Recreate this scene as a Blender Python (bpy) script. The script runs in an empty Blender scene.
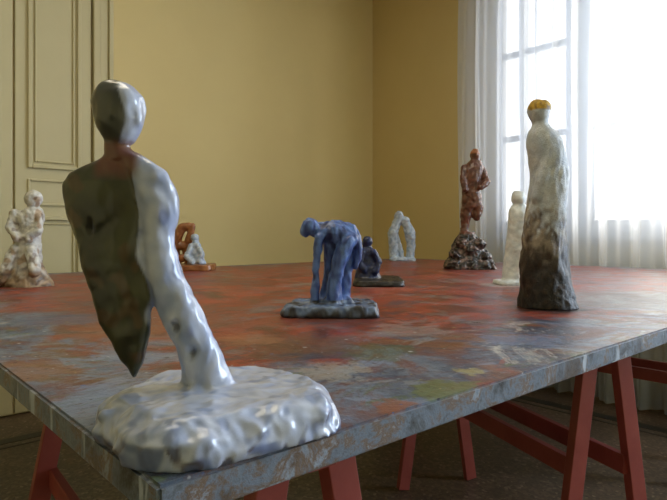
import bpy, bmesh, math, random
from mathutils import Vector, noise, Matrix
random.seed(4)
TH=math.atan2(503,565); C=math.cos(TH); S_=math.sin(TH)
F=565.0; HZ=234.0; CX=333.5; CAMZ=1.0; TZ=0.82
FW=Vector((S_,C,0)); RT=Vector((C,-S_,0))
scene=bpy.context.scene
col=scene.collection
def link(o): col.objects.link(o); return o
# ---------------- materials ----------------
def newmat(name):
    m=bpy.data.materials.new(name); m.use_nodes=True
    nt=m.node_tree; nt.nodes.clear()
    return m,nt
def N(nt,t,**kw):
    n=nt.nodes.new(t)
    for k,v in kw.items():
        if k in n.inputs.keys(): n.inputs[k].default_value=v
        else: setattr(n,k,v)
    return n
def ramp(nt,fac,stops,interp='LINEAR'):
    r=nt.nodes.new('ShaderNodeValToRGB'); r.color_ramp.interpolation=interp
    e=r.color_ramp.elements
    while len(e)<len(stops): e.new(0.5)
    for i,(p,c) in enumerate(stops):
        e[i].position=p; e[i].color=(c[0],c[1],c[2],1)
    nt.links.new(fac,r.inputs[0]); return r.outputs[0]
def mix(nt,f,a,b,mode='MIX'):
    m=nt.nodes.new('ShaderNodeMix'); m.data_type='RGBA'; m.blend_type=mode
    for s,v in ((m.inputs[0],f),(m.inputs[6],a),(m.inputs[7],b)):
        if hasattr(v,'links'): nt.links.new(v,s)
        elif isinstance(v,(int,float)): s.default_value=v
        else: s.default_value=(v[0],v[1],v[2],1)
    return m.outputs[2]
def math_(nt,op,a,b=0.0,c=None,clamp=False):
    m=nt.nodes.new('ShaderNodeMath'); m.operation=op; m.use_clamp=clamp
    for i,v in enumerate((a,b,c)):
        if v is None: continue
        if hasattr(v,'links'): nt.links.new(v,m.inputs[i])
        else: m.inputs[i].default_value=v
    return m.outputs[0]
def noi(nt,vec,scale,detail=4,rough=.6,dist=0):
    n=N(nt,'ShaderNodeTexNoise',Scale=scale,Detail=detail,Roughness=rough,Distortion=dist)
    nt.links.new(vec,n.inputs['Vector']); return n.outputs['Fac']
def finish(nt,colr,rough=.5,bump=None,bs=.3,bd=.002,coat=0,spec=.5):
    b=nt.nodes.new('ShaderNodeBsdfPrincipled'); o=nt.nodes.new('ShaderNodeOutputMaterial')
    if hasattr(colr,'links'): nt.links.new(colr,b.inputs['Base Color'])
    else: b.inputs['Base Color'].default_value=(*colr,1)
    if hasattr(rough,'links'): nt.links.new(rough,b.inputs['Roughness'])
    else: b.inputs['Roughness'].default_value=rough
    b.inputs['Coat Weight'].default_value=coat
    b.inputs['Coat Roughness'].default_value=.15
    b.inputs['Specular IOR Level'].default_value=spec
    if bump is not None:
        bp=N(nt,'ShaderNodeBump',Strength=bs,Distance=bd); nt.links.new(bump,bp.inputs['Height'])
        nt.links.new(bp.outputs[0],b.inputs['Normal'])
    nt.links.new(b.outputs[0],o.inputs[0]); return b
def objc(nt): return nt.nodes.new('ShaderNodeTexCoord').outputs['Object']
def simple(name,c1,c2,scale=5,rough=.6,bs=.15,bd=.002,bscale=60,coat=0):
    m,nt=newmat(name); v=objc(nt)
    c=mix(nt,ramp(nt,noi(nt,v,scale),[(.3,(0,0,0)),(.7,(1,1,1))]),c1,c2)
    finish(nt,c,rough,noi(nt,v,bscale),bs,bd,coat); return m
M_wall=simple('cream_yellow_wall_paint',(.69,.57,.275),(.73,.61,.30),1.5,.75,.1)
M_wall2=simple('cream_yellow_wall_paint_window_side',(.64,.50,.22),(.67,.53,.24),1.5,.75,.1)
M_door=simple('panel_paint',(.56,.51,.30),(.60,.545,.33),2,.5,.1)
M_ceil=simple('ceiling_paint',(.7,.66,.55),(.75,.7,.6),2,.8)
M_red=simple('red_lead_paint',(.25,.045,.04),(.33,.07,.06),9,.45,.3,.002,40)
M_frame=simple('window_frame_paint',(.55,.55,.53),(.6,.6,.58),4,.5)
M_base=simple('baseboard_paint',(.16,.12,.06),(.2,.15,.07),4,.5)
# floor terrazzo
m,nt=newmat('terrazzo_floor'); v=objc(nt)
vo=N(nt,'ShaderNodeTexVoronoi',Scale=85.0); nt.links.new(v,vo.inputs['Vector'])
sp=ramp(nt,vo.outputs['Color'],[(0,(.065,.042,.028)),(.5,(.12,.08,.052)),(.8,(.17,.12,.08)),(1,(.34,.28,.20))])
big=ramp(nt,noi(nt,v,2.5),[(.3,(.75,.75,.75)),(.7,(1.15,1.1,1.05))])
c=mix(nt,1.0,sp,big,'MULTIPLY'); finish(nt,c,.32); M_floor=m
m,nt=newmat('terrazzo_band'); v=objc(nt)
vo=N(nt,'ShaderNodeTexVoronoi',Scale=70.0); nt.links.new(v,vo.inputs['Vector'])
finish(nt,ramp(nt,vo.outputs['Color'],[(0,(.010,.009,.009)),(.8,(.02,.018,.017)),(1,(.08,.07,.06))]),.35); M_band=m
# curtain
m,nt=newmat('sheer_curtain'); v=objc(nt)
tr=N(nt,'ShaderNodeBsdfTransparent'); tl=N(nt,'ShaderNodeBsdfTranslucent'); df=N(nt,'ShaderNodeBsdfDiffuse')
tr.inputs[0].default_value=(1,1,1,1); tl.inputs[0].default_value=(.82,.87,.94,1); df.inputs[0].default_value=(.66,.75,.90,1)
a=nt.nodes.new('ShaderNodeMixShader'); a.inputs[0].default_value=.35
nt.links.new(tl.outputs[0],a.inputs[1]); nt.links.new(df.outputs[0],a.inputs[2])
b=nt.nodes.new('ShaderNodeMixShader'); b.inputs[0].default_value=.70
nt.links.new(tr.outputs[0],b.inputs[1]); nt.links.new(a.outputs[0],b.inputs[2])
o=nt.nodes.new('ShaderNodeOutputMaterial'); nt.links.new(b.outputs[0],o.inputs[0]); M_curt=m
# ---------------- helpers ----------------
def P(px,d): # table point
    w=FW*d+RT*((px-CX)/F*d); return Vector((w.x,w.y,TZ))
def box(bm,x0,x1,y0,y1,z0,z1,mi=0):
    r=bmesh.ops.create_cube(bm,size=1)
    for vv in r['verts']:
        vv.co=Vector(((x0+x1)/2+vv.co.x*(x1-x0),(y0+y1)/2+vv.co.y*(y1-y0),(z0+z1)/2+vv.co.z*(z1-z0)))
    for vv in r['verts']:
        for f in vv.link_faces: f.material_index=mi
def mk(name,bm,mats,smooth=False,bevel=0):
    me=bpy.data.meshes.new(name); bm.normal_update(); bm.to_mesh(me); bm.free()
    for m in mats: me.materials.append(m)
    if smooth:
        for p in me.polygons: p.use_smooth=True
    ob=link(bpy.data.objects.new(name,me))
    if bevel:
        md=ob.modifiers.new('bev','BEVEL'); md.width=bevel; md.segments=2; md.limit_method='ANGLE'
    return ob
# ---------------- room ----------------
X0,X1,Y0,Y1,H=-2.6,3.6,-2.6,3.52,3.2
T=.15
bm=bmesh.new(); box(bm,X0-T,X1+T,Y0-T,Y1+T,-.1,0); mk('floor',bm,[M_floor])
bm=bmesh.new(); box(bm,X0-T,X1+T,Y0-T,Y1+T,H,H+.1); mk('ceiling',bm,[M_ceil])
bm=bmesh.new(); box(bm,X0-T,X1+T,Y1,Y1+T,0,H); mk('wall_back',bm,[M_wall])
bm=bmesh.new(); box(bm,X0-T,X0,Y0,Y1,0,H); mk('wall_left',bm,[M_wall])
bm=bmesh.new(); box(bm,X0-T,X1+T,Y0-T,Y0,0,H); mk('wall_front',bm,[M_wall])
W1=(.42,2.30,1.0,2.8); W2=(-2.0,-.35,.7,2.8)  # second opening is out of view, added to let in the main light
bm=bmesh.new()
box(bm,X1,X1+T,W1[1],Y1,0,H); box(bm,X1,X1+T,W1[0],W1[1],0,W1[2]); box(bm,X1,X1+T,W1[0],W1[1],W1[3],H)
box(bm,X1,X1+T,W2[1],W1[0],0,H); box(bm,X1,X1+T,W2[0],W2[1],0,W2[2]); box(bm,X1,X1+T,W2[0],W2[1],W2[3],H)
box(bm,X1,X1+T,Y0,W2[0],0,H)
mk('wall_right',bm,[M_wall2])
# windows
def window(name,W,vb,hb):
    bm=bmesh.new(); y0,y1,z0,z1=W
    xa,xb=X1+.03,X1+.09
    box(bm,xa,xb,y0,y0+.06,z0,z1); box(bm,xa,xb,y1-.06,y1,z0,z1)
    box(bm,xa,xb,y0,y1,z0,z0+.09); box(bm,xa,xb,y0,y1,z1-.07,z1)
    for (y,w) in vb: box(bm,xa-.01,xb,y-w/2,y+w/2,z0,z1)
    for (z,w) in hb: box(bm,xa+.01,xb-.005,y0,y1,z-w/2,z+w/2)
    box(bm,X1-.03,X1+.03,y0-.06,y1+.06,z0-.04,z0)
    return mk(name,bm,[M_frame],bevel=.004)
window('window_1',W1,[(1.67,.19),(2.08,.035),(1.12,.035)],[(1.68,.04),(2.28,.04)])
window('added_window_2',W2,[(-1.17,.14)],[(1.5,.035),(2.2,.035)])  # unseen window, added for the light it brings
# curtain
bm=bmesh.new(); ny=420; nz=14; rows=[]
ya,yb=.1,2.44
for j in range(nz+1):
    z=.015+(2.95-.015)*j/nz; row=[]
    for i in range(ny+1):
        t=i/ny; y=ya+(yb-ya)*t
        k=y*2*math.pi
        x=3.42+.040*math.sin(k*7.0+1.5*math.sin(k*1.1)+.25*math.sin(z*2))+.014*math.sin(k*17+z*.6)+.03*noise.noise(Vector((y*3,z*.7,0)))
        row.append(bm.verts.new((x,y,z)))
    rows.append(row)
for j in range(nz):
    for i in range(ny):
        bm.faces.new((rows[j][i],rows[j][i+1],rows[j+1][i+1],rows[j+1][i]))
mk('sheer_curtain',bm,[M_curt],True)
bm=bmesh.new()
bmesh.ops.create_cone(bm,cap_ends=True,segments=16,radius1=.014,radius2=.014,depth=3.0,matrix=Matrix.Translation((3.42,1.35,2.97))@Matrix.Rotation(math.pi/2,4,'X'))
for y in(0.0,2.7): box(bm,3.42,3.6,y-.01,y+.01,2.96,2.98)
mk('curtain_rod',bm,[M_frame],True)
# door panelling on back wall
def ring(bm,x0,x1,z0,z1,w,ya,yb):
    box(bm,x0,x0+w,ya,yb,z0,z1); box(bm,x1-w,x1,ya,yb,z0,z1)
    box(bm,x0+w,x1-w,ya,yb,z0,z0+w); box(bm,x0+w,x1-w,ya,yb,z1-w,z1)
bm=bmesh.new()
YW=Y1-.001
box(bm,.758,1.165,YW-.03,YW,.01,3.0)      # leaf
box(bm,.33,.748,YW-.03,YW,.01,3.0)        # second leaf
for (a,b) in ((.82,1.105),(.40,.69)):
    for (z0,z1) in ((1.37,2.9),(.2,1.10)):
        ring(bm,a,b,z0,z1,.022,YW-.05,YW-.03)
        ring(bm,a+.035,b-.035,z0+.035,z1-.035,.012,YW-.042,YW-.03)
    ring(bm,a,b,1.16,1.31,.014,YW-.042,YW-.03)
box(bm,1.175,1.215,YW-.05,YW,0,3.08); box(bm,1.215,1.265,YW-.038,YW,0,3.08); box(bm,1.265,1.29,YW-.055,YW,0,3.08)
box(bm,.2,.32,YW-.05,YW,0,3.08); box(bm,.32,1.175,YW-.05,YW,3.0,3.08)
mk('door_1',bm,[M_door],bevel=.005)
bm=bmesh.new(); box(bm,1.29,X1,YW-.02,YW,0,.12); mk('baseboard_back',bm,[M_base],bevel=.005)
bm=bmesh.new(); box(bm,X1-.02,X1,Y0,YW-.02,0,.12); mk('baseboard_right',bm,[M_base],bevel=.005)
# floor bands (inlaid)
bm=bmesh.new()
for (o_,w) in ((.40,.07),(.52,.015)):
    box(bm,X0+.4,X1-o_,Y1-o_-w,Y1-o_,0,.0015); box(bm,X1-o_-w,X1-o_,Y0+.4,Y1-o_-w,0,.0015)
mk('trim_1',bm,[M_band])
# ---------------- table ----------------
TX0,TX1,TY0,TY1=.174,3.22,.383,2.81
m,nt=newmat('paint_stained_table'); v=objc(nt)
sep=nt.nodes.new('ShaderNodeSeparateXYZ'); nt.links.new(v,sep.inputs[0]); x,y,z=sep.outputs
n1=noi(nt,v,2.6,7,.68,.7); n2=noi(nt,v,7,9,.75,.8); n3=noi(nt,v,28,6,.75); n4=noi(nt,v,1.3,4,.6); n5=noi(nt,v,90,4,.7)
def offs(dx,dy):
    mp=N(nt,'ShaderNodeMapping'); mp.inputs['Location'].default_value=(dx,dy,0); nt.links.new(v,mp.inputs[0]); return mp.outputs[0]
n6=noi(nt,offs(7,3),4.5,8,.75,1.0); n7=noi(nt,offs(-5,9),5.5,8,.75,1.2); n8=noi(nt,offs(11,-6),3.6,8,.75,1.0)
def streak(rot,sx,sy,sc,di=.8):
    mp=N(nt,'ShaderNodeMapping'); mp.inputs['Scale'].default_value=(sx,sy,1); mp.inputs['Rotation'].default_value=(0,0,rot); nt.links.new(v,mp.inputs[0])
    return noi(nt,mp.outputs[0],sc,7,.75,di)
st=streak(.5,4,14,1.6); st2=streak(-.7,3,10,1.9); st3=streak(1.5,3,10,2.2)
red=ramp(nt,n2,[(.30,(.03,.009,.008)),(.42,(.13,.022,.014)),(.52,(.28,.045,.022)),(.64,(.35,.075,.04)),(.78,(.40,.22,.16))])
red=mix(nt,ramp(nt,st,[(.52,(0,0,0)),(.60,(.75,.75,.75))]),red,(.08,.028,.022))
red=mix(nt,ramp(nt,n6,[(.54,(0,0,0)),(.60,(.65,.65,.65))]),red,(.20,.17,.17))
red=mix(nt,ramp(nt,n7,[(.56,(0,0,0)),(.62,(.7,.7,.7))]),red,(.05,.05,.075))
red=mix(nt,ramp(nt,n8,[(.60,(0,0,0)),(.66,(.6,.6,.6))]),red,(.30,.24,.22))
red=mix(nt,ramp(nt,st2,[(.60,(0,0,0)),(.66,(.6,.6,.6))]),red,(.12,.15,.24))
red=mix(nt,ramp(nt,n4,[(.52,(0,0,0)),(.66,(.5,.5,.5))]),red,(.14,.07,.05))
gray=ramp(nt,n1,[(.28,(.045,.03,.022)),(.37,(.19,.075,.035)),(.44,(.05,.075,.13)),(.52,(.15,.19,.26)),(.57,(.15,.085,.045)),(.64,(.065,.11,.05)),(.72,(.11,.18,.36)),(.85,(.30,.32,.35))])
gray=mix(nt,ramp(nt,n2,[(.48,(0,0,0)),(.58,(.8,.8,.8))]),gray,(.15,.05,.03))
gray=mix(nt,ramp(nt,n6,[(.53,(0,0,0)),(.59,(.85,.85,.85))]),gray,(.18,.23,.34))
gray=mix(nt,ramp(nt,st,[(.57,(0,0,0)),(.63,(.6,.6,.6))]),gray,(.26,.28,.31))
gray=mix(nt,ramp(nt,n7,[(.56,(0,0,0)),(.62,(.85,.85,.85))]),gray,(.025,.035,.07))
gray=mix(nt,ramp(nt,n8,[(.59,(0,0,0)),(.64,(.85,.85,.85))]),gray,(.46,.45,.42))
gray=mix(nt,ramp(nt,st3,[(.58,(0,0,0)),(.64,(.7,.7,.7))]),gray,(.09,.13,.045))
gray=mix(nt,ramp(nt,st2,[(.60,(0,0,0)),(.65,(.7,.7,.7))]),gray,(.26,.06,.03))
ex=math_(nt,'SUBTRACT',x,.36); ey=math_(nt,'SUBTRACT',y,.60)
ex2=math_(nt,'SUBTRACT',3.1,x); ey2=math_(nt,'SUBTRACT',2.73,y)
e=math_(nt,'MINIMUM',ex,ey); e=math_(nt,'MINIMUM',e,ex2); e=math_(nt,'MINIMUM',e,ey2)
e=math_(nt,'ADD',e,math_(nt,'MULTIPLY',math_(nt,'SUBTRACT',n1,.5),.7))
e=math_(nt,'ADD',e,math_(nt,'MULTIPLY',math_(nt,'SUBTRACT',n3,.5),.25))
e=math_(nt,'ADD',e,math_(nt,'MULTIPLY',math_(nt,'SUBTRACT',n8,.5),.5))
mask=math_(nt,'MULTIPLY_ADD',e,9.0,.5,True)
c=mix(nt,mask,gray,red)
def spot(c,px,py,r,colr,soft=6,nz=.6,strength=1):
    p=P(px,101.7/(py-HZ))
    d=N(nt,'ShaderNodeVectorMath',operation='DISTANCE'); nt.links.new(v,d.inputs[0]); d.inputs[1].default_value=(p.x,p.y,TZ)
    f=math_(nt,'SUBTRACT',r,d.outputs['Value'])
    f=math_(nt,'ADD',f,math_(nt,'MULTIPLY',math_(nt,'SUBTRACT',n2,.5),r*nz*3))
    f=math_(nt,'ADD',f,math_(nt,'MULTIPLY',math_(nt,'SUBTRACT',n3,.5),r*nz*2))
    f=math_(nt,'MULTIPLY',math_(nt,'MULTIPLY',f,soft/r,None,True),strength)
    return mix(nt,f,c,colr)
c=spot(c,445,392,.055,(.13,.17,.05),3,1.4,.7)
c=spot(c,370,352,.06,(.08,.12,.06),3,1.3,.6)
c=spot(c,470,372,.025,(.36,.32,.12),3,1.5,.7)
c=spot(c,400,405,.03,(.27,.09,.035),3,1.3,.7)
c=spot(c,330,372,.05,(.34,.33,.30),3,1.4,.6)
c=spot(c,115,330,.10,(.24,.08,.035),3,1,.7)
c=spot(c,60,320,.10,(.08,.11,.18),3,1,.6)
c=spot(c,40,370,.06,(.22,.10,.055),3,1.3,.7)
c=spot(c,300,345,.10,(.12,.055,.035),3,1,.7)
c=spot(c,250,340,.07,(.32,.14,.07),3,1,.5)
c=spot(c,520,340,.07,(.12,.18,.32),3,1.3,.6)
c=spot(c,410,330,.08,(.24,.24,.24),3,1.3,.5)
c=spot(c,640,300,.25,(.14,.14,.14),3,.8,.7)
c=spot(c,548,308,.115,(.010,.008,.007),2.2,.5,.95)
c=spot(c,505,285,.10,(.5,.5,.5),3,.5,.5)
for (sc,th,rd) in ((30.0,.66,.13),(75.0,.7,.16)):
    vo=N(nt,'ShaderNodeTexVoronoi',Scale=sc); nt.links.new(v,vo.inputs['Vector'])
    dm=ramp(nt,vo.outputs['Distance'],[(rd*.6,(1,1,1)),(rd,(0,0,0))])
    sepc=nt.nodes.new('ShaderNodeSeparateColor'); nt.links.new(vo.outputs['Color'],sepc.inputs[0])
    dm=math_(nt,'MULTIPLY',dm,math_(nt,'GREATER_THAN',sepc.outputs[0],th))
    c=mix(nt,dm,c,ramp(nt,sepc.outputs[1],[(0,(.4,.42,.45)),(.3,(.02,.02,.03)),(.6,(.35,.28,.1)),(.8,(.08,.12,.28))],'CONSTANT'))
c=mix(nt,ramp(nt,n5,[(.56,(0,0,0)),(.68,(.6,.6,.6))]),c,(.04,.03,.025))
# painted lip
lip=ramp(nt,noi(nt,v,22,7,.7,.5),[(.32,(.045,.045,.05)),(.42,(.12,.14,.17)),(.50,(.18,.23,.31)),(.58,(.18,.12,.08)),(.64,(.30,.36,.46)),(.75,(.12,.18,.30))])
mpz=N(nt,'ShaderNodeMapping'); mpz.inputs['Scale'].default_value=(38,38,8); nt.links.new(v,mpz.inputs[0])
lip=mix(nt,ramp(nt,noi(nt,mpz.outputs[0],1.0,3,.6,.3),[(.60,(0,0,0)),(.66,(.9,.9,.9))]),lip,(.50,.57,.68))
lip=mix(nt,ramp(nt,noi(nt,v,9,5,.6),[(.55,(0,0,0)),(.65,(.7,.7,.7))]),lip,(.06,.05,.045))
lm=math_(nt,'MULTIPLY_ADD',z,-400.0,400*(TZ-.001),True)
c=mix(nt,lm,c,lip)
rr=math_(nt,'MULTIPLY_ADD',n2,.6,.08)
finish(nt,c,rr,n3,.6,.003,0,.4); M_table=m
bm=bmesh.new(); box(bm,TX0,TX1,TY0,TY1,TZ-.03,TZ)
bmesh.ops.bevel(bm,geom=bm.edges[:],offset=.003,segments=2,affect='EDGES')
mk('painted_worktable_top',bm,[M_table])
# trestles
def beam(bm,a,b,w,h,up=Vector((0,0,1))):
    a=Vector(a); b=Vector(b); dd=(b-a); L=dd.length; dd.normalize()
    s=dd.cross(up)
    if s.length<.01: s=dd.cross(Vector((0,1,0)))
    s.normalize(); u=s.cross(dd)
    vs=[]
    for p in (a,b):
        for (i,j) in ((-1,-1),(1,-1),(1,1),(-1,1)): vs.append(bm.verts.new(p+s*i*w/2+u*j*h/2))
    for q in ((0,1,2,3),(7,6,5,4),(0,4,5,1),(1,5,6,2),(2,6,7,3),(3,7,4,0)): bm.faces.new([vs[k] for k in q])
def trestle(name,ctr,ang,L,spread=.19,rail=.40):
    bm=bmesh.new(); zt=TZ-.03
    box(bm,-.022,.022,-L/2-.04,L/2+.04,zt-.07,zt)
    def lx(z): return .035+(spread-.035)*(1-z/(zt-.01))
    for s in (-1,1):
        yy=s*L/2
        for sx in (-1,1):
            beam(bm,(sx*(lx(.02)),yy,.004),(sx*.037,yy,zt-.006),.045,.026,Vector((0,1,0)))
    for sx in (-1,1):
        beam(bm,(sx*(lx(rail)-.02),-L/2,rail),(sx*(lx(rail)-.02),L/2,rail),.02,.05)
    for vv in bm.verts: vv.co.z=min(max(vv.co.z,0),zt)
    bmesh.ops.recalc_face_normals(bm,faces=bm.faces)
    ob=mk(name,bm,[M_red],bevel=.002); ob.location=(ctr[0],ctr[1],0); ob.rotation_euler=(0,0,ang); return ob
def tr2(name,a,b,**k):
    a=Vector(a);b=Vector(b); d=b-a
    return trestle(name,(a+b)/2,math.atan2(d.y,d.x)-math.pi/2,d.length,**k)
tr2('trestle',(1.48,.62),(1.81,1.41),spread=.155)
tr2('trestle.001',(.44,.55),(.5,1.5))
tr2('trestle.002',(2.7,.75),(2.7,2.4))
# ---------------- sculptures ----------------
def uvs(bm,c,r,sx=1,sy=1,sz=1,seg=14,rg=9):
    rr=bmesh.ops.create_uvsphere(bm,u_segments=seg,v_segments=rg,radius=1)
    for vv in rr['verts']: vv.co=Vector((c[0]+vv.co.x*r*sx,c[1]+vv.co.y*r*sy,c[2]+vv.co.z*r*sz))
class Sc:
    def __init__(s,px,d):
        s.px=px; s.d=d; s.S=F/d; s.yb=HZ+F*(CAMZ-TZ)/d; s.bm=bmesh.new()
    def L(s,x,py,dep=0): return Vector(((x-s.px)/s.S,dep/s.S,(s.yb-py)/s.S))
    def loft(s,secs,seg=28,pw=1.0):
        rings=[]
        ref=[]
        for i in range(len(secs)-1):
            a=list(secs[i])+[0]*(5-len(secs[i])); b=list(secs[i+1])+[0]*(5-len(secs[i+1]))
            for k in range(4):
                t=k/4; ref.append([a[q]*(1-t)+b[q]*t for q in range(5)])
        l=secs[-1]; ref.append(list(l)+[0]*(5-len(l)))
        for _ in range(2):
            r2=[r[:] for r in ref]
            for i in range(1,len(ref)-1):
                r2[i]=[(ref[i-1][q]+2*ref[i][q]+ref[i+1][q])/4 for q in range(5)]
            ref=r2
        for (xl,xr,py,hd,dep) in ref:
            cx=(xl+xr)/2; hw=abs(xr-xl)/2; r=[]
            for i in range(seg):
                a=2*math.pi*i/seg; r.append(s.bm.verts.new(s.L(cx+hw*math.cos(a),py,dep+hd*math.sin(a))))
            rings.append(r)
        for a,b in zip(rings,rings[1:]):
            for i in range(seg): s.bm.faces.new((a[i],a[(i+1)%seg],b[(i+1)%seg],b[i]))
        s.bm.faces.new(rings[0]); s.bm.faces.new(rings[-1])
    def tube(s,pts,flat=1.0):
        for a,b in zip(pts,pts[1:]):
            la=s.L(a[0],a[1],a[2]); lb=s.L(b[0],b[1],b[2]); ra=a[3]/s.S; rb=b[3]/s.S
            n=max(2,int((lb-la).length/(min(ra,rb)*.4)))
            for k in range(n+1):
                t=k/n; uvs(s.bm,la.lerp(lb,t),ra*(1-t)+rb*t,1,flat,1,12,8)
    def ell(s,x,py,dep,rx,ry,rz): uvs(s.bm,s.L(x,py,dep),1/s.S,rx,ry,rz,20,14)
    def slab(s,poly,h,top=.92,jit=.03,seed=0,z0=0):
        pts=[]
        for i in range(len(poly)):
            a=Vector(poly[i]);b=Vector(poly[(i+1)%len(poly)])
            for k in range(8): pts.append(a.lerp(b,k/8))
        for _ in range(2):
            n=len(pts); pts=[(pts[i-1]+pts[i]*2+pts[(i+1)%n])/4 for i in range(n)]
        c=sum(pts,Vector((0,0)))/len(pts); rings=[]
        for (sc,z) in ((.99,0),(1.0,h*.25),(.985,h*.6),((1+top)/2-.01,h*.85),(top,h)):
            r=[]
            for i,p in enumerate(pts):
                j=1+jit*noise.noise(Vector((p.x*40+seed,p.y*40,z*60)))
                q=c+(p-c)*sc*j; r.append(s.bm.verts.new((q.x,q.y,z0+z)))
            rings.append(r)
        n=len(pts)
        for a,b in zip(rings,rings[1:]):
            for i in range(n): s.bm.faces.new((a[i],a[(i+1)%n],b[(i+1)%n],b[i]))
        s.bm.faces.new(rings[0]); s.bm.faces.new(rings[-1])
    def build(s,name,voxel,amp,freq,colfn,mat,fine=.3,smooth=2,post=None,stretch=1.0,holes=()):
        bmesh.ops.recalc_face_normals(s.bm,faces=s.bm.faces)
        me=bpy.data.meshes.new(name+'_t'); s.bm.to_mesh(me); s.bm.free()
        ob=link(bpy.data.objects.new(name+'_t',me))
        md=ob.modifiers.new('r','REMESH'); md.mode='VOXEL'; md.voxel_size=voxel
        ms=ob.modifiers.new('s','SMOOTH'); ms.iterations=smooth; ms.factor=.6
        dg=bpy.context.evaluated_depsgraph_get(); ev=ob.evaluated_get(dg)
        m2=bpy.data.meshes.new_from_object(ev,depsgraph=dg)
        bpy.data.objects.remove(ob)
        m2.name=name
        nor=[vv.normal.copy() for vv in m2.vertices]
        cl=[]
        off=Vector((s.px*.37,s.d*11,0))
        for vv,nn in zip(m2.vertices,nor):
            p=vv.co.copy(); q=Vector((p.x,p.y,p.z/stretch))*freq+off
            wv=noise.noise_vector(q*.8)
            a=noise.noise(q+wv*.6)+.35*noise.noise(q*2.3)
            r_=1-2*abs(noise.noise(q*2.0+wv*.8))
            b=noise.noise(q*3.3+wv)
            xx=s.px+p.x*s.S; yy=s.yb-p.z*s.S
            k=post(xx,yy,p.y*s.S) if post else 1
            dsp=(a*amp+(b*.6+(r_-.6)*.5)*amp*fine*2)*k
            for (hx,hy,hr,dp) in holes:
                if p.y<0:
                    dd=math.hypot(xx-hx+2*b*3,(yy-hy)*.6+4*a)
                    if dd<hr*1.3: dsp-=dp/s.S*(1-ss(hr*.3,hr*1.3,dd))
            vv.co=p+nn*dsp
            if p.z<.001 or vv.co.z<0: vv.co.z=max(0,min(vv.co.z,p.z if p.z>0 else 0))
            bc=noise.noise(q*1.9+wv*1.4+Vector((3,1,7)))*.75+b*.2
            cl.append(colfn(xx,yy,p.y*s.S,a,bc,q,nn))
        at=m2.color_attributes.new('Col','FLOAT_COLOR','POINT')
        flat=[]
        for cc in cl: flat+= [max(0,cc[0]),max(0,cc[1]),max(0,cc[2]),1]
        at.data.foreach_set('color',flat)
        m2.materials.clear(); m2.materials.append(mat)
        m2.polygons.foreach_set('use_smooth',[True]*len(m2.polygons))
        o=link(bpy.data.objects.new(name,m2))
        o.location=P(s.px,s.d); o.rotation_euler=(0,0,-TH)
        return o
def glaze(name,rough,sc,var,bs=.4,bd=.002,coat=.0):
    m,nt=newmat(name); v=objc(nt)
    at=nt.nodes.new('ShaderNodeVertexColor'); at.layer_name='Col'
    n=noi(nt,v,sc,6,.7); n2=noi(nt,v,sc*4,4,.7)
    f=ramp(nt,n,[(.3,(1-var,)*3),(.7,(1+var*.3,)*3)])
    c=mix(nt,1.0,at.outputs['Color'],f,'MULTIPLY')
    finish(nt,c,rough,n2,bs,bd,coat); return m
G_wax=glaze('waxy_glaze',.32,30,.12,.08,.002,.7)
G_mat=glaze('rough_plaster_paint',.45,40,.22,.4,.003,.2)
G_char=glaze('charred_plaster',.5,60,.35,.6,.004,.1)
G_blue=glaze('blue_glaze',.38,50,.3,.3,.003,.15)
G_dark=glaze('dark_glaze',.32,40,.35,.3,.002,.3)
def lerp(a,b,t):
    t=max(0,min(1,t)); return tuple(a[i]*(1-t)+b[i]*t for i in range(3))
def ss(a,b,x):
    t=max(0,min(1,(x-a)/(b-a))); return t*t*(3-2*t)
# 1 foreground figure
s=Sc(205,.55)
def locpt(px,d): return ((px-CX)/F*d-(205-CX)/F*.55, d-.55)
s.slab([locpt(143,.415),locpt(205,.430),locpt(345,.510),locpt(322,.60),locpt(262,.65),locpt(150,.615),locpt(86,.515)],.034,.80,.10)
s.loft([(170,244,396,28),(180,236,386,22),(184,229,372,20),(176,219,345,19),(164,208,325,20),(154,197,300,20),(147,183,275,20),(144,174,250,18),(142,174,230,18),(141,179,212,20),(137,180,200,21),(134,175,188,20),(126,165,172,18),(117,150,160,14),(108,134,150,11)])
s.loft([(108,133,160,12,-2),(106,130,150,10,-2),(106,131,143,10,-2),(108,134,132,12)])
s.loft([(109,134,143,11,-2),(101,142,133,17,-3),(96,145,121,22,-3),(93,146,106,24,-1),(94,143,96,22),(99,134,87,16),(108,124,82,7)])
s.ell(120,116,-22,4,5,10); s.ell(142,118,-4,4,12,13)
s.loft([(134,138,376,3,-5),(125,146,362,7,-5),(113,150,345,10,-5),(101,153,320,12,-4),(93,153,290,14,-4),(82,150,255,16,-3),(69,146,220,18,-3),(64,143,195,19,-2),(63,140,183,18,-2),(74,136,171,15,-1),(95,133,162,12),(108,128,156,9)])
s.tube([(140,165,-5,10),(158,180,-6,13),(171,200,-4,9),(166,218,-3,7)])
s.tube([(152,232,-12,4),(163,290,-14,5),(188,345,-14,5),(200,390,-14,6)])
s.tube([(204,380,-16,5),(190,394,-34,6),(150,398,-50,7),(130,396,-60,6)])
s.tube([(216,385,-14,5),(240,400,-30,6),(280,398,-30,8),(312,402,-30,8)])
s.tube([(205,390,-20,8),(204,398,-60,9),(215,402,-100,8)])
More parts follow.
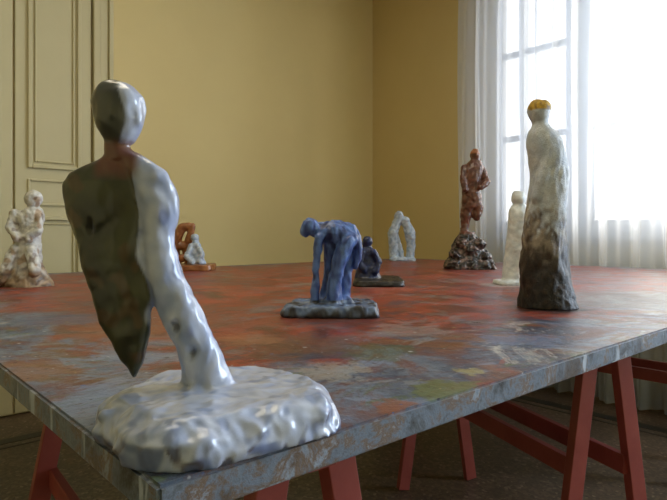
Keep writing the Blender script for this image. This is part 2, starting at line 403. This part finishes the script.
def c1(x,y,d,a,b,q,n):
    nv=noise.noise(q*1.1+Vector((5,0,0))); n2=noise.noise(q*2.1+Vector((0,9,0)))
    white=lerp((.30,.38,.62),(.52,.58,.74),.5+b*1.2)
    white=lerp(white,(.17,.22,.42),ss(.25,.45,nv)*.8)
    dark=lerp((.008,.012,.004),(.045,.052,.018),.4+nv*1.1)
    dark=lerp(dark,(.08,.038,.014),ss(.22,.42,n2)*.6)
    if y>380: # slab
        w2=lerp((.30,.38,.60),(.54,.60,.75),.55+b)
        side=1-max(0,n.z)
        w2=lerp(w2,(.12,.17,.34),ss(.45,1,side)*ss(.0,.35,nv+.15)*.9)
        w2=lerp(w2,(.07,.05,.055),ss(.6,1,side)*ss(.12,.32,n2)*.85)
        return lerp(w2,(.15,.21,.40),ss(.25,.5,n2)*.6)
    lim=136+max(0,(y-160))*.09+8*nv
    if y<145: lim=121+12*math.sin((y-80)*.045)+5*nv
    t=ss(lim-1.5,lim+1.5,x)
    if y>300: t=max(t,ss(150,155,x))
    if y<145:
        dark=lerp((.03,.035,.028),(.10,.11,.10),.5+nv); white=lerp(white,(.5,.53,.58),.3)
    cc=lerp(dark,white,t)
    if 138<y<182:
        k=ss(138,148,y)*(1-ss(168,185,y))*(1-ss(16,26,abs(x-122)))
        cc=lerp(cc,(.15,.045,.025),k*.9)
    for (hx,hy,r,dp) in H1:
        k=1-ss(r*.3,r*.9,math.hypot((x-hx)+6*b,(y-hy)*.6+4*a))
        if d<0: cc=lerp(cc,(.05,.06,.10),k*.8)  # shade inside the holes painted into the colour, over shallow dents
    return cc
H1=((180,323,5,6),(196,350,4,5),(98,225,4,4))
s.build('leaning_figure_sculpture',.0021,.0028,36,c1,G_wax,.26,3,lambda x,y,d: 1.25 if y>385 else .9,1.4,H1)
# 2 tall white figure
s=Sc(547,1.393)
s.loft([(519,577,308,27),(520,574,298,26),(521,569,280,24),(522,566,250,22),(525,564,220,20),(529,567,192,20),(532,568,175,19),(529,566,158,19),(526,564,144,17),(527,558,134,14),(533,547,125,9),(534,546,119,8)])
s.loft([(534,546,125,8),(531,549,118,10),(528,551,111,11),(529,551,105,10),(534,546,100,6)])
s.tube([(545,150,-12,7),(538,180,-13,7),(533,198,-11,6)])
def c2(x,y,d,a,b,q,n):
    nv=noise.noise(q*1.3); n2=noise.noise(q*5)
    w=lerp((.50,.57,.68),(.74,.77,.80),.5+b)
    if y<111-2*nv: return lerp((.65,.40,.03),(.22,.12,.01),ss(0,.5,n2))
    br=lerp((.06,.035,.022),(.38,.32,.25),ss(-.25,.45,b+n2*.4))
    cc=lerp(w,br,ss(200,240,y+24*nv+28*n2))
    bl=lerp((.005,.004,.004),(.04,.024,.015),ss(-.1,.5,n2))
    return lerp(cc,bl,ss(240,272,y+16*nv+16*n2))
s.build('tall_white_figure_sculpture',.0042,.0045,26,c2,G_char,.3,1,lambda x,y,d: .6+.7*ss(200,290,y),1.6)
# 3 bending blue figure
s=Sc(329,1.28)
s.slab([(-.108,-.075),(.108,-.085),(.112,.06),(.05,.085),(-.085,.08)],.025,.95,.05,3)
s.ell(311,227,-4,9,10,9); s.ell(306,232,-5,5,7,6)
s.tube([(317,232,-2,7),(326,233,0,11),(340,234,2,12),(350,240,3,11)],1.3)
s.tube([(322,230,0,8),(335,226,0,6),(350,229,3,7),(356,238,3,6)])
s.tube([(352,240,8,9),(350,258,8,7),(345,275,4,6.5),(343,302,6,8)])
s.tube([(346,242,-6,9),(339,262,-8,8),(334,282,-8,7),(333,304,-8,9)])
s.tube([(330,240,0,8),(328,262,2,4),(326,285,2,4),(324,303,2,6)])
s.tube([(320,238,-10,6),(317,255,-12,4),(316,275,-12,3.5),(314,303,-10,5)])
s.tube([(356,240,0,6),(359,250,0,5),(355,266,0,3.5)])
s.tube([(330,302,-6,8),(345,304,0,9),(318,304,0,7)])
def c3(x,y,d,a,b,q,n):
    nv=noise.noise(q*1.0)
    c=lerp((.035,.075,.30),(.14,.27,.68),.5+b*1.4)
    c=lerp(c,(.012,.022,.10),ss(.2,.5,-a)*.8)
    if y>299:
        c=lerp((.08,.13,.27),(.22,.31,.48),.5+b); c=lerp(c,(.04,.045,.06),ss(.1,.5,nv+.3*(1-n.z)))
    return c
s.build('bending_blue_figure_sculpture',.0028,.0038,46,c3,G_blue,.35,1,None,2.2)
# 4 small dark figure on slab
s=Sc(374,2.05)
s.slab([(-.085,-.14),(.10,-.15),(.105,.13),(-.06,.14)],.02,.96,.04,7)
s.loft([(354,381,279,14),(356,379,270,12),(357,377,262,10),(360,375,255,9),(361,374,249,7),(364,371,246,5)])
s.ell(367,242,-1,5.5,6,6)
s.tube([(362,252,-6,4),(358,262,-8,3.5),(364,270,-10,3.5)]); s.tube([(373,252,-6,4),(378,262,-8,3.5),(374,271,-10,4)])
def c4(x,y,d,a,b,q,n):
    if y>277: return lerp((.010,.009,.009),(.035,.03,.028),.4+b)
    return lerp((.003,.008,.04),(.010,.024,.12),.5+b)
s.build('seated_dark_figure_sculpture',.0036,.003,40,c4,G_blue,.25,1)
# 5 pale pair
s=Sc(402,3.8)
s.slab([(-.085,-.06),(.09,-.06),(.085,.05),(-.08,.05)],.024,.9,.06,2)
s.tube([(394,258,0,4.5),(393,245,0,4.5),(393,233,0,5.5),(396,224,0,4.5),(400,218,0,4)])
s.tube([(410,258,0,4.5),(411,245,0,4.5),(410,233,0,5.5),(407,225,0,4.5),(403,221,0,4)])
s.tube([(396,236,0,3),(400,246,0,2.3),(402,257,0,2.5)])
s.ell(399,216,0,4.5,5,5); s.ell(406,220,0,4,4.5,4)
def c5(x,y,d,a,b,q,n): return lerp((.32,.43,.60),(.60,.69,.82),.5+b*1.2)
s.build('pale_embracing_pair_sculpture',.0050,.005,26,c5,G_mat,.3,0)
# 6 red-brown figure on rock
s=Sc(468,2.95)
s.slab([(-.125,-.10),(.12,-.11),(.13,.08),(.0,.11),(-.115,.08)],.045,.85,.12,5)
s.loft([(447,488,266,18),(450,486,255,15),(452,482,246,13),(456,478,238,10),(459,474,232,7)])
for (x,y,r) in ((453,254,6),(482,256,7),(460,243,6),(476,244,7),(450,262,5),(487,263,5),(468,250,9)): s.ell(x,y,-8,r,r,r*.8)
s.tube([(463,238,0,4),(465,225,0,4.5),(466,214,0,6),(468,204,0,6.5)])
s.tube([(476,217,-2,4),(478,208,-1,5.5),(475,200,0,6)])
s.loft([(461,482,208,7),(462,482,196,8),(462,479,188,7),(461,482,178,8),(462,484,170,8),(467,483,164,6),(471,479,159,3.5)])
s.tube([(465,168,0,4),(462,178,-4,3.5),(463,190,-7,3)]); s.tube([(482,170,0,4),(486,182,-4,3.5),(479,188,-8,3)])
s.ell(475,155,0,5,5.5,6.5)
s.tube([(475,160,0,3),(475,165,0,4)])
def c6(x,y,d,a,b,q,n):
    n2=noise.noise(q*2)
    if y>234: return lerp((.012,.008,.007),(.28,.19,.17),ss(-.1,.7,b+n2*.6))
    c=lerp((.06,.018,.012),(.20,.07,.04),.5+b)
    c=lerp(c,(.28,.17,.13),ss(.25,.45,n2)*.5)
    if y<154: c=lerp(c,(.45,.16,.05),.7)
    return c
s.build('red_brown_figure_on_rock_sculpture',.0046,.007,28,c6,G_dark,.5,1,lambda x,y,d: .4+.85*ss(228,240,y))
# 7 white figure
s=Sc(517,2.03)
s.slab([(-.08,-.06),(.07,-.06),(.07,.06),(-.08,.06)],.016,.93,.05,9)
s.loft([(502,532,284,14),(503,530,270,13),(505,530,255,12),(507,531,238,12),(508,529,225,11),(509,530,214,11),(510,527,208,8),(514,524,204,5)])
s.loft([(515,522,207,4),(512,525,201,7),(511,526,196,7),(514,523,191,4)])
def c7(x,y,d,a,b,q,n): return lerp((.62,.69,.74),(.84,.87,.87),.5+b)
s.build('small_white_figure_sculpture',.0042,.003,30,c7,G_mat,.3,1)
# 8 left figure
s=Sc(29,1.96)
s.loft([(4,54,287,20),(7,50,280,18),(14,44,270,14),(15,41,258,11),(14,41,248,11),(18,40,238,10),(17,42,226,11),(14,44,216,11),(19,43,211,8),(29,39,207,5)])
s.ell(34,199,-1,9,8,9)
s.tube([(18,214,-6,5),(16,228,-9,4.5),(24,238,-12,4)]); s.tube([(42,216,-4,4),(43,230,-8,4),(34,238,-11,4)])
s.tube([(20,250,-8,6),(14,268,-14,6),(8,281,-14,5)]); s.tube([(36,250,-8,6),(42,270,-14,6)])
def c8(x,y,d,a,b,q,n):
    n2=noise.noise(q*1.2)
    c=lerp((.50,.51,.50),(.74,.74,.70),.5+b)
    c=lerp(c,(.36,.22,.11),ss(.16,.34,n2)*.7)
    c=lerp(c,(.13,.08,.06),ss(.36,.55,-a)*.7)
    return lerp(c,lerp((.09,.05,.03),(.46,.34,.22),.5+b),ss(258,280,y+14*n2))
s.build('seated_mottled_figure_sculpture',.0034,.0042,32,c8,G_mat,.3,1)
# 9 wooden chair form with small figure
s=Sc(190,2.82)
s.slab([(-.12,-.09),(.12,-.09),(.12,.09),(-.12,.09)],.03,.98,.02,1)
s.tube([(175,266,6,5),(173,250,6,5),(176,236,6,5),(180,228,6,5),(187,226,6,4)])
s.tube([(188,266,8,4.5),(184,250,8,4.5),(188,238,6,4),(191,226,6,3.5)])
s.tube([(176,246,6,4.5),(186,246,7,4.5)]); s.tube([(172,260,-4,4),(184,258,-6,4)])
def c9(x,y,d,a,b,q,n): return lerp((.24,.08,.028),(.42,.17,.06),.5+b)
w=s.build('carved_wooden_chair_form',.0045,.003,20,c9,G_dark,.3,1)
s=Sc(196,2.82); s.yb=s.yb
s.loft([(187,206,264.3,8),(189,204,258,8),(190,202,250,7),(191,200,244,6),(193,198,241,4)])
s.ell(195,238,0,4,4.5,4.5); s.tube([(199,246,-4,3),(204,254,-8,2.5),(201,261,-8,3)]); s.tube([(192,246,-4,3),(189,256,-9,3),(195,262,-9,3)])
w2=s.build('crouching_figure',.004,.004,34,c5,G_mat,.3,1)
w2.parent=w; w2.matrix_parent_inverse=(Matrix.Translation(w.location)@Matrix.Rotation(-TH,4,'Z')).inverted()
# ---------------- lights ----------------
wd=bpy.data.worlds.new('World'); scene.world=wd; wd.use_nodes=True
bg=wd.node_tree.nodes['Background']; bg.inputs[0].default_value=(.95,.97,1,1); bg.inputs[1].default_value=2.7
def area(name,loc,rot,sx,sy,e,c):
    l=bpy.data.lights.new(name,'AREA'); l.shape='RECTANGLE'; l.size=sx; l.size_y=sy; l.energy=e; l.color=c
    o=link(bpy.data.objects.new(name,l)); o.location=loc; o.rotation_euler=rot; return o
area('skylight_window_1',(4.0,.9,1.95),(0,math.radians(90),0),1.7,1.1,46,(1,.91,.76))
area('added_window_2_light',(4.0,-1.17,1.8),(0,math.radians(90),0),2.0,1.6,185,(.64,.80,1))  # main light, coming through the added unseen window
area('warm_ceiling_fill',(.6,1.3,3.1),(0,0,0),1.2,1.2,20,(1,.88,.66))  # added soft warm fill under the ceiling, no actual lamp
# camera
cd=bpy.data.cameras.new('Camera'); cam=link(bpy.data.objects.new('Camera',cd))
cam.location=(0,0,CAMZ); cam.rotation_euler=(math.radians(90),0,-TH)
cd.sensor_width=36; cd.lens=F*36/667; cd.shift_y=-16/667; cd.clip_start=.02
scene.camera=cam
scene.view_settings.view_transform='Standard'
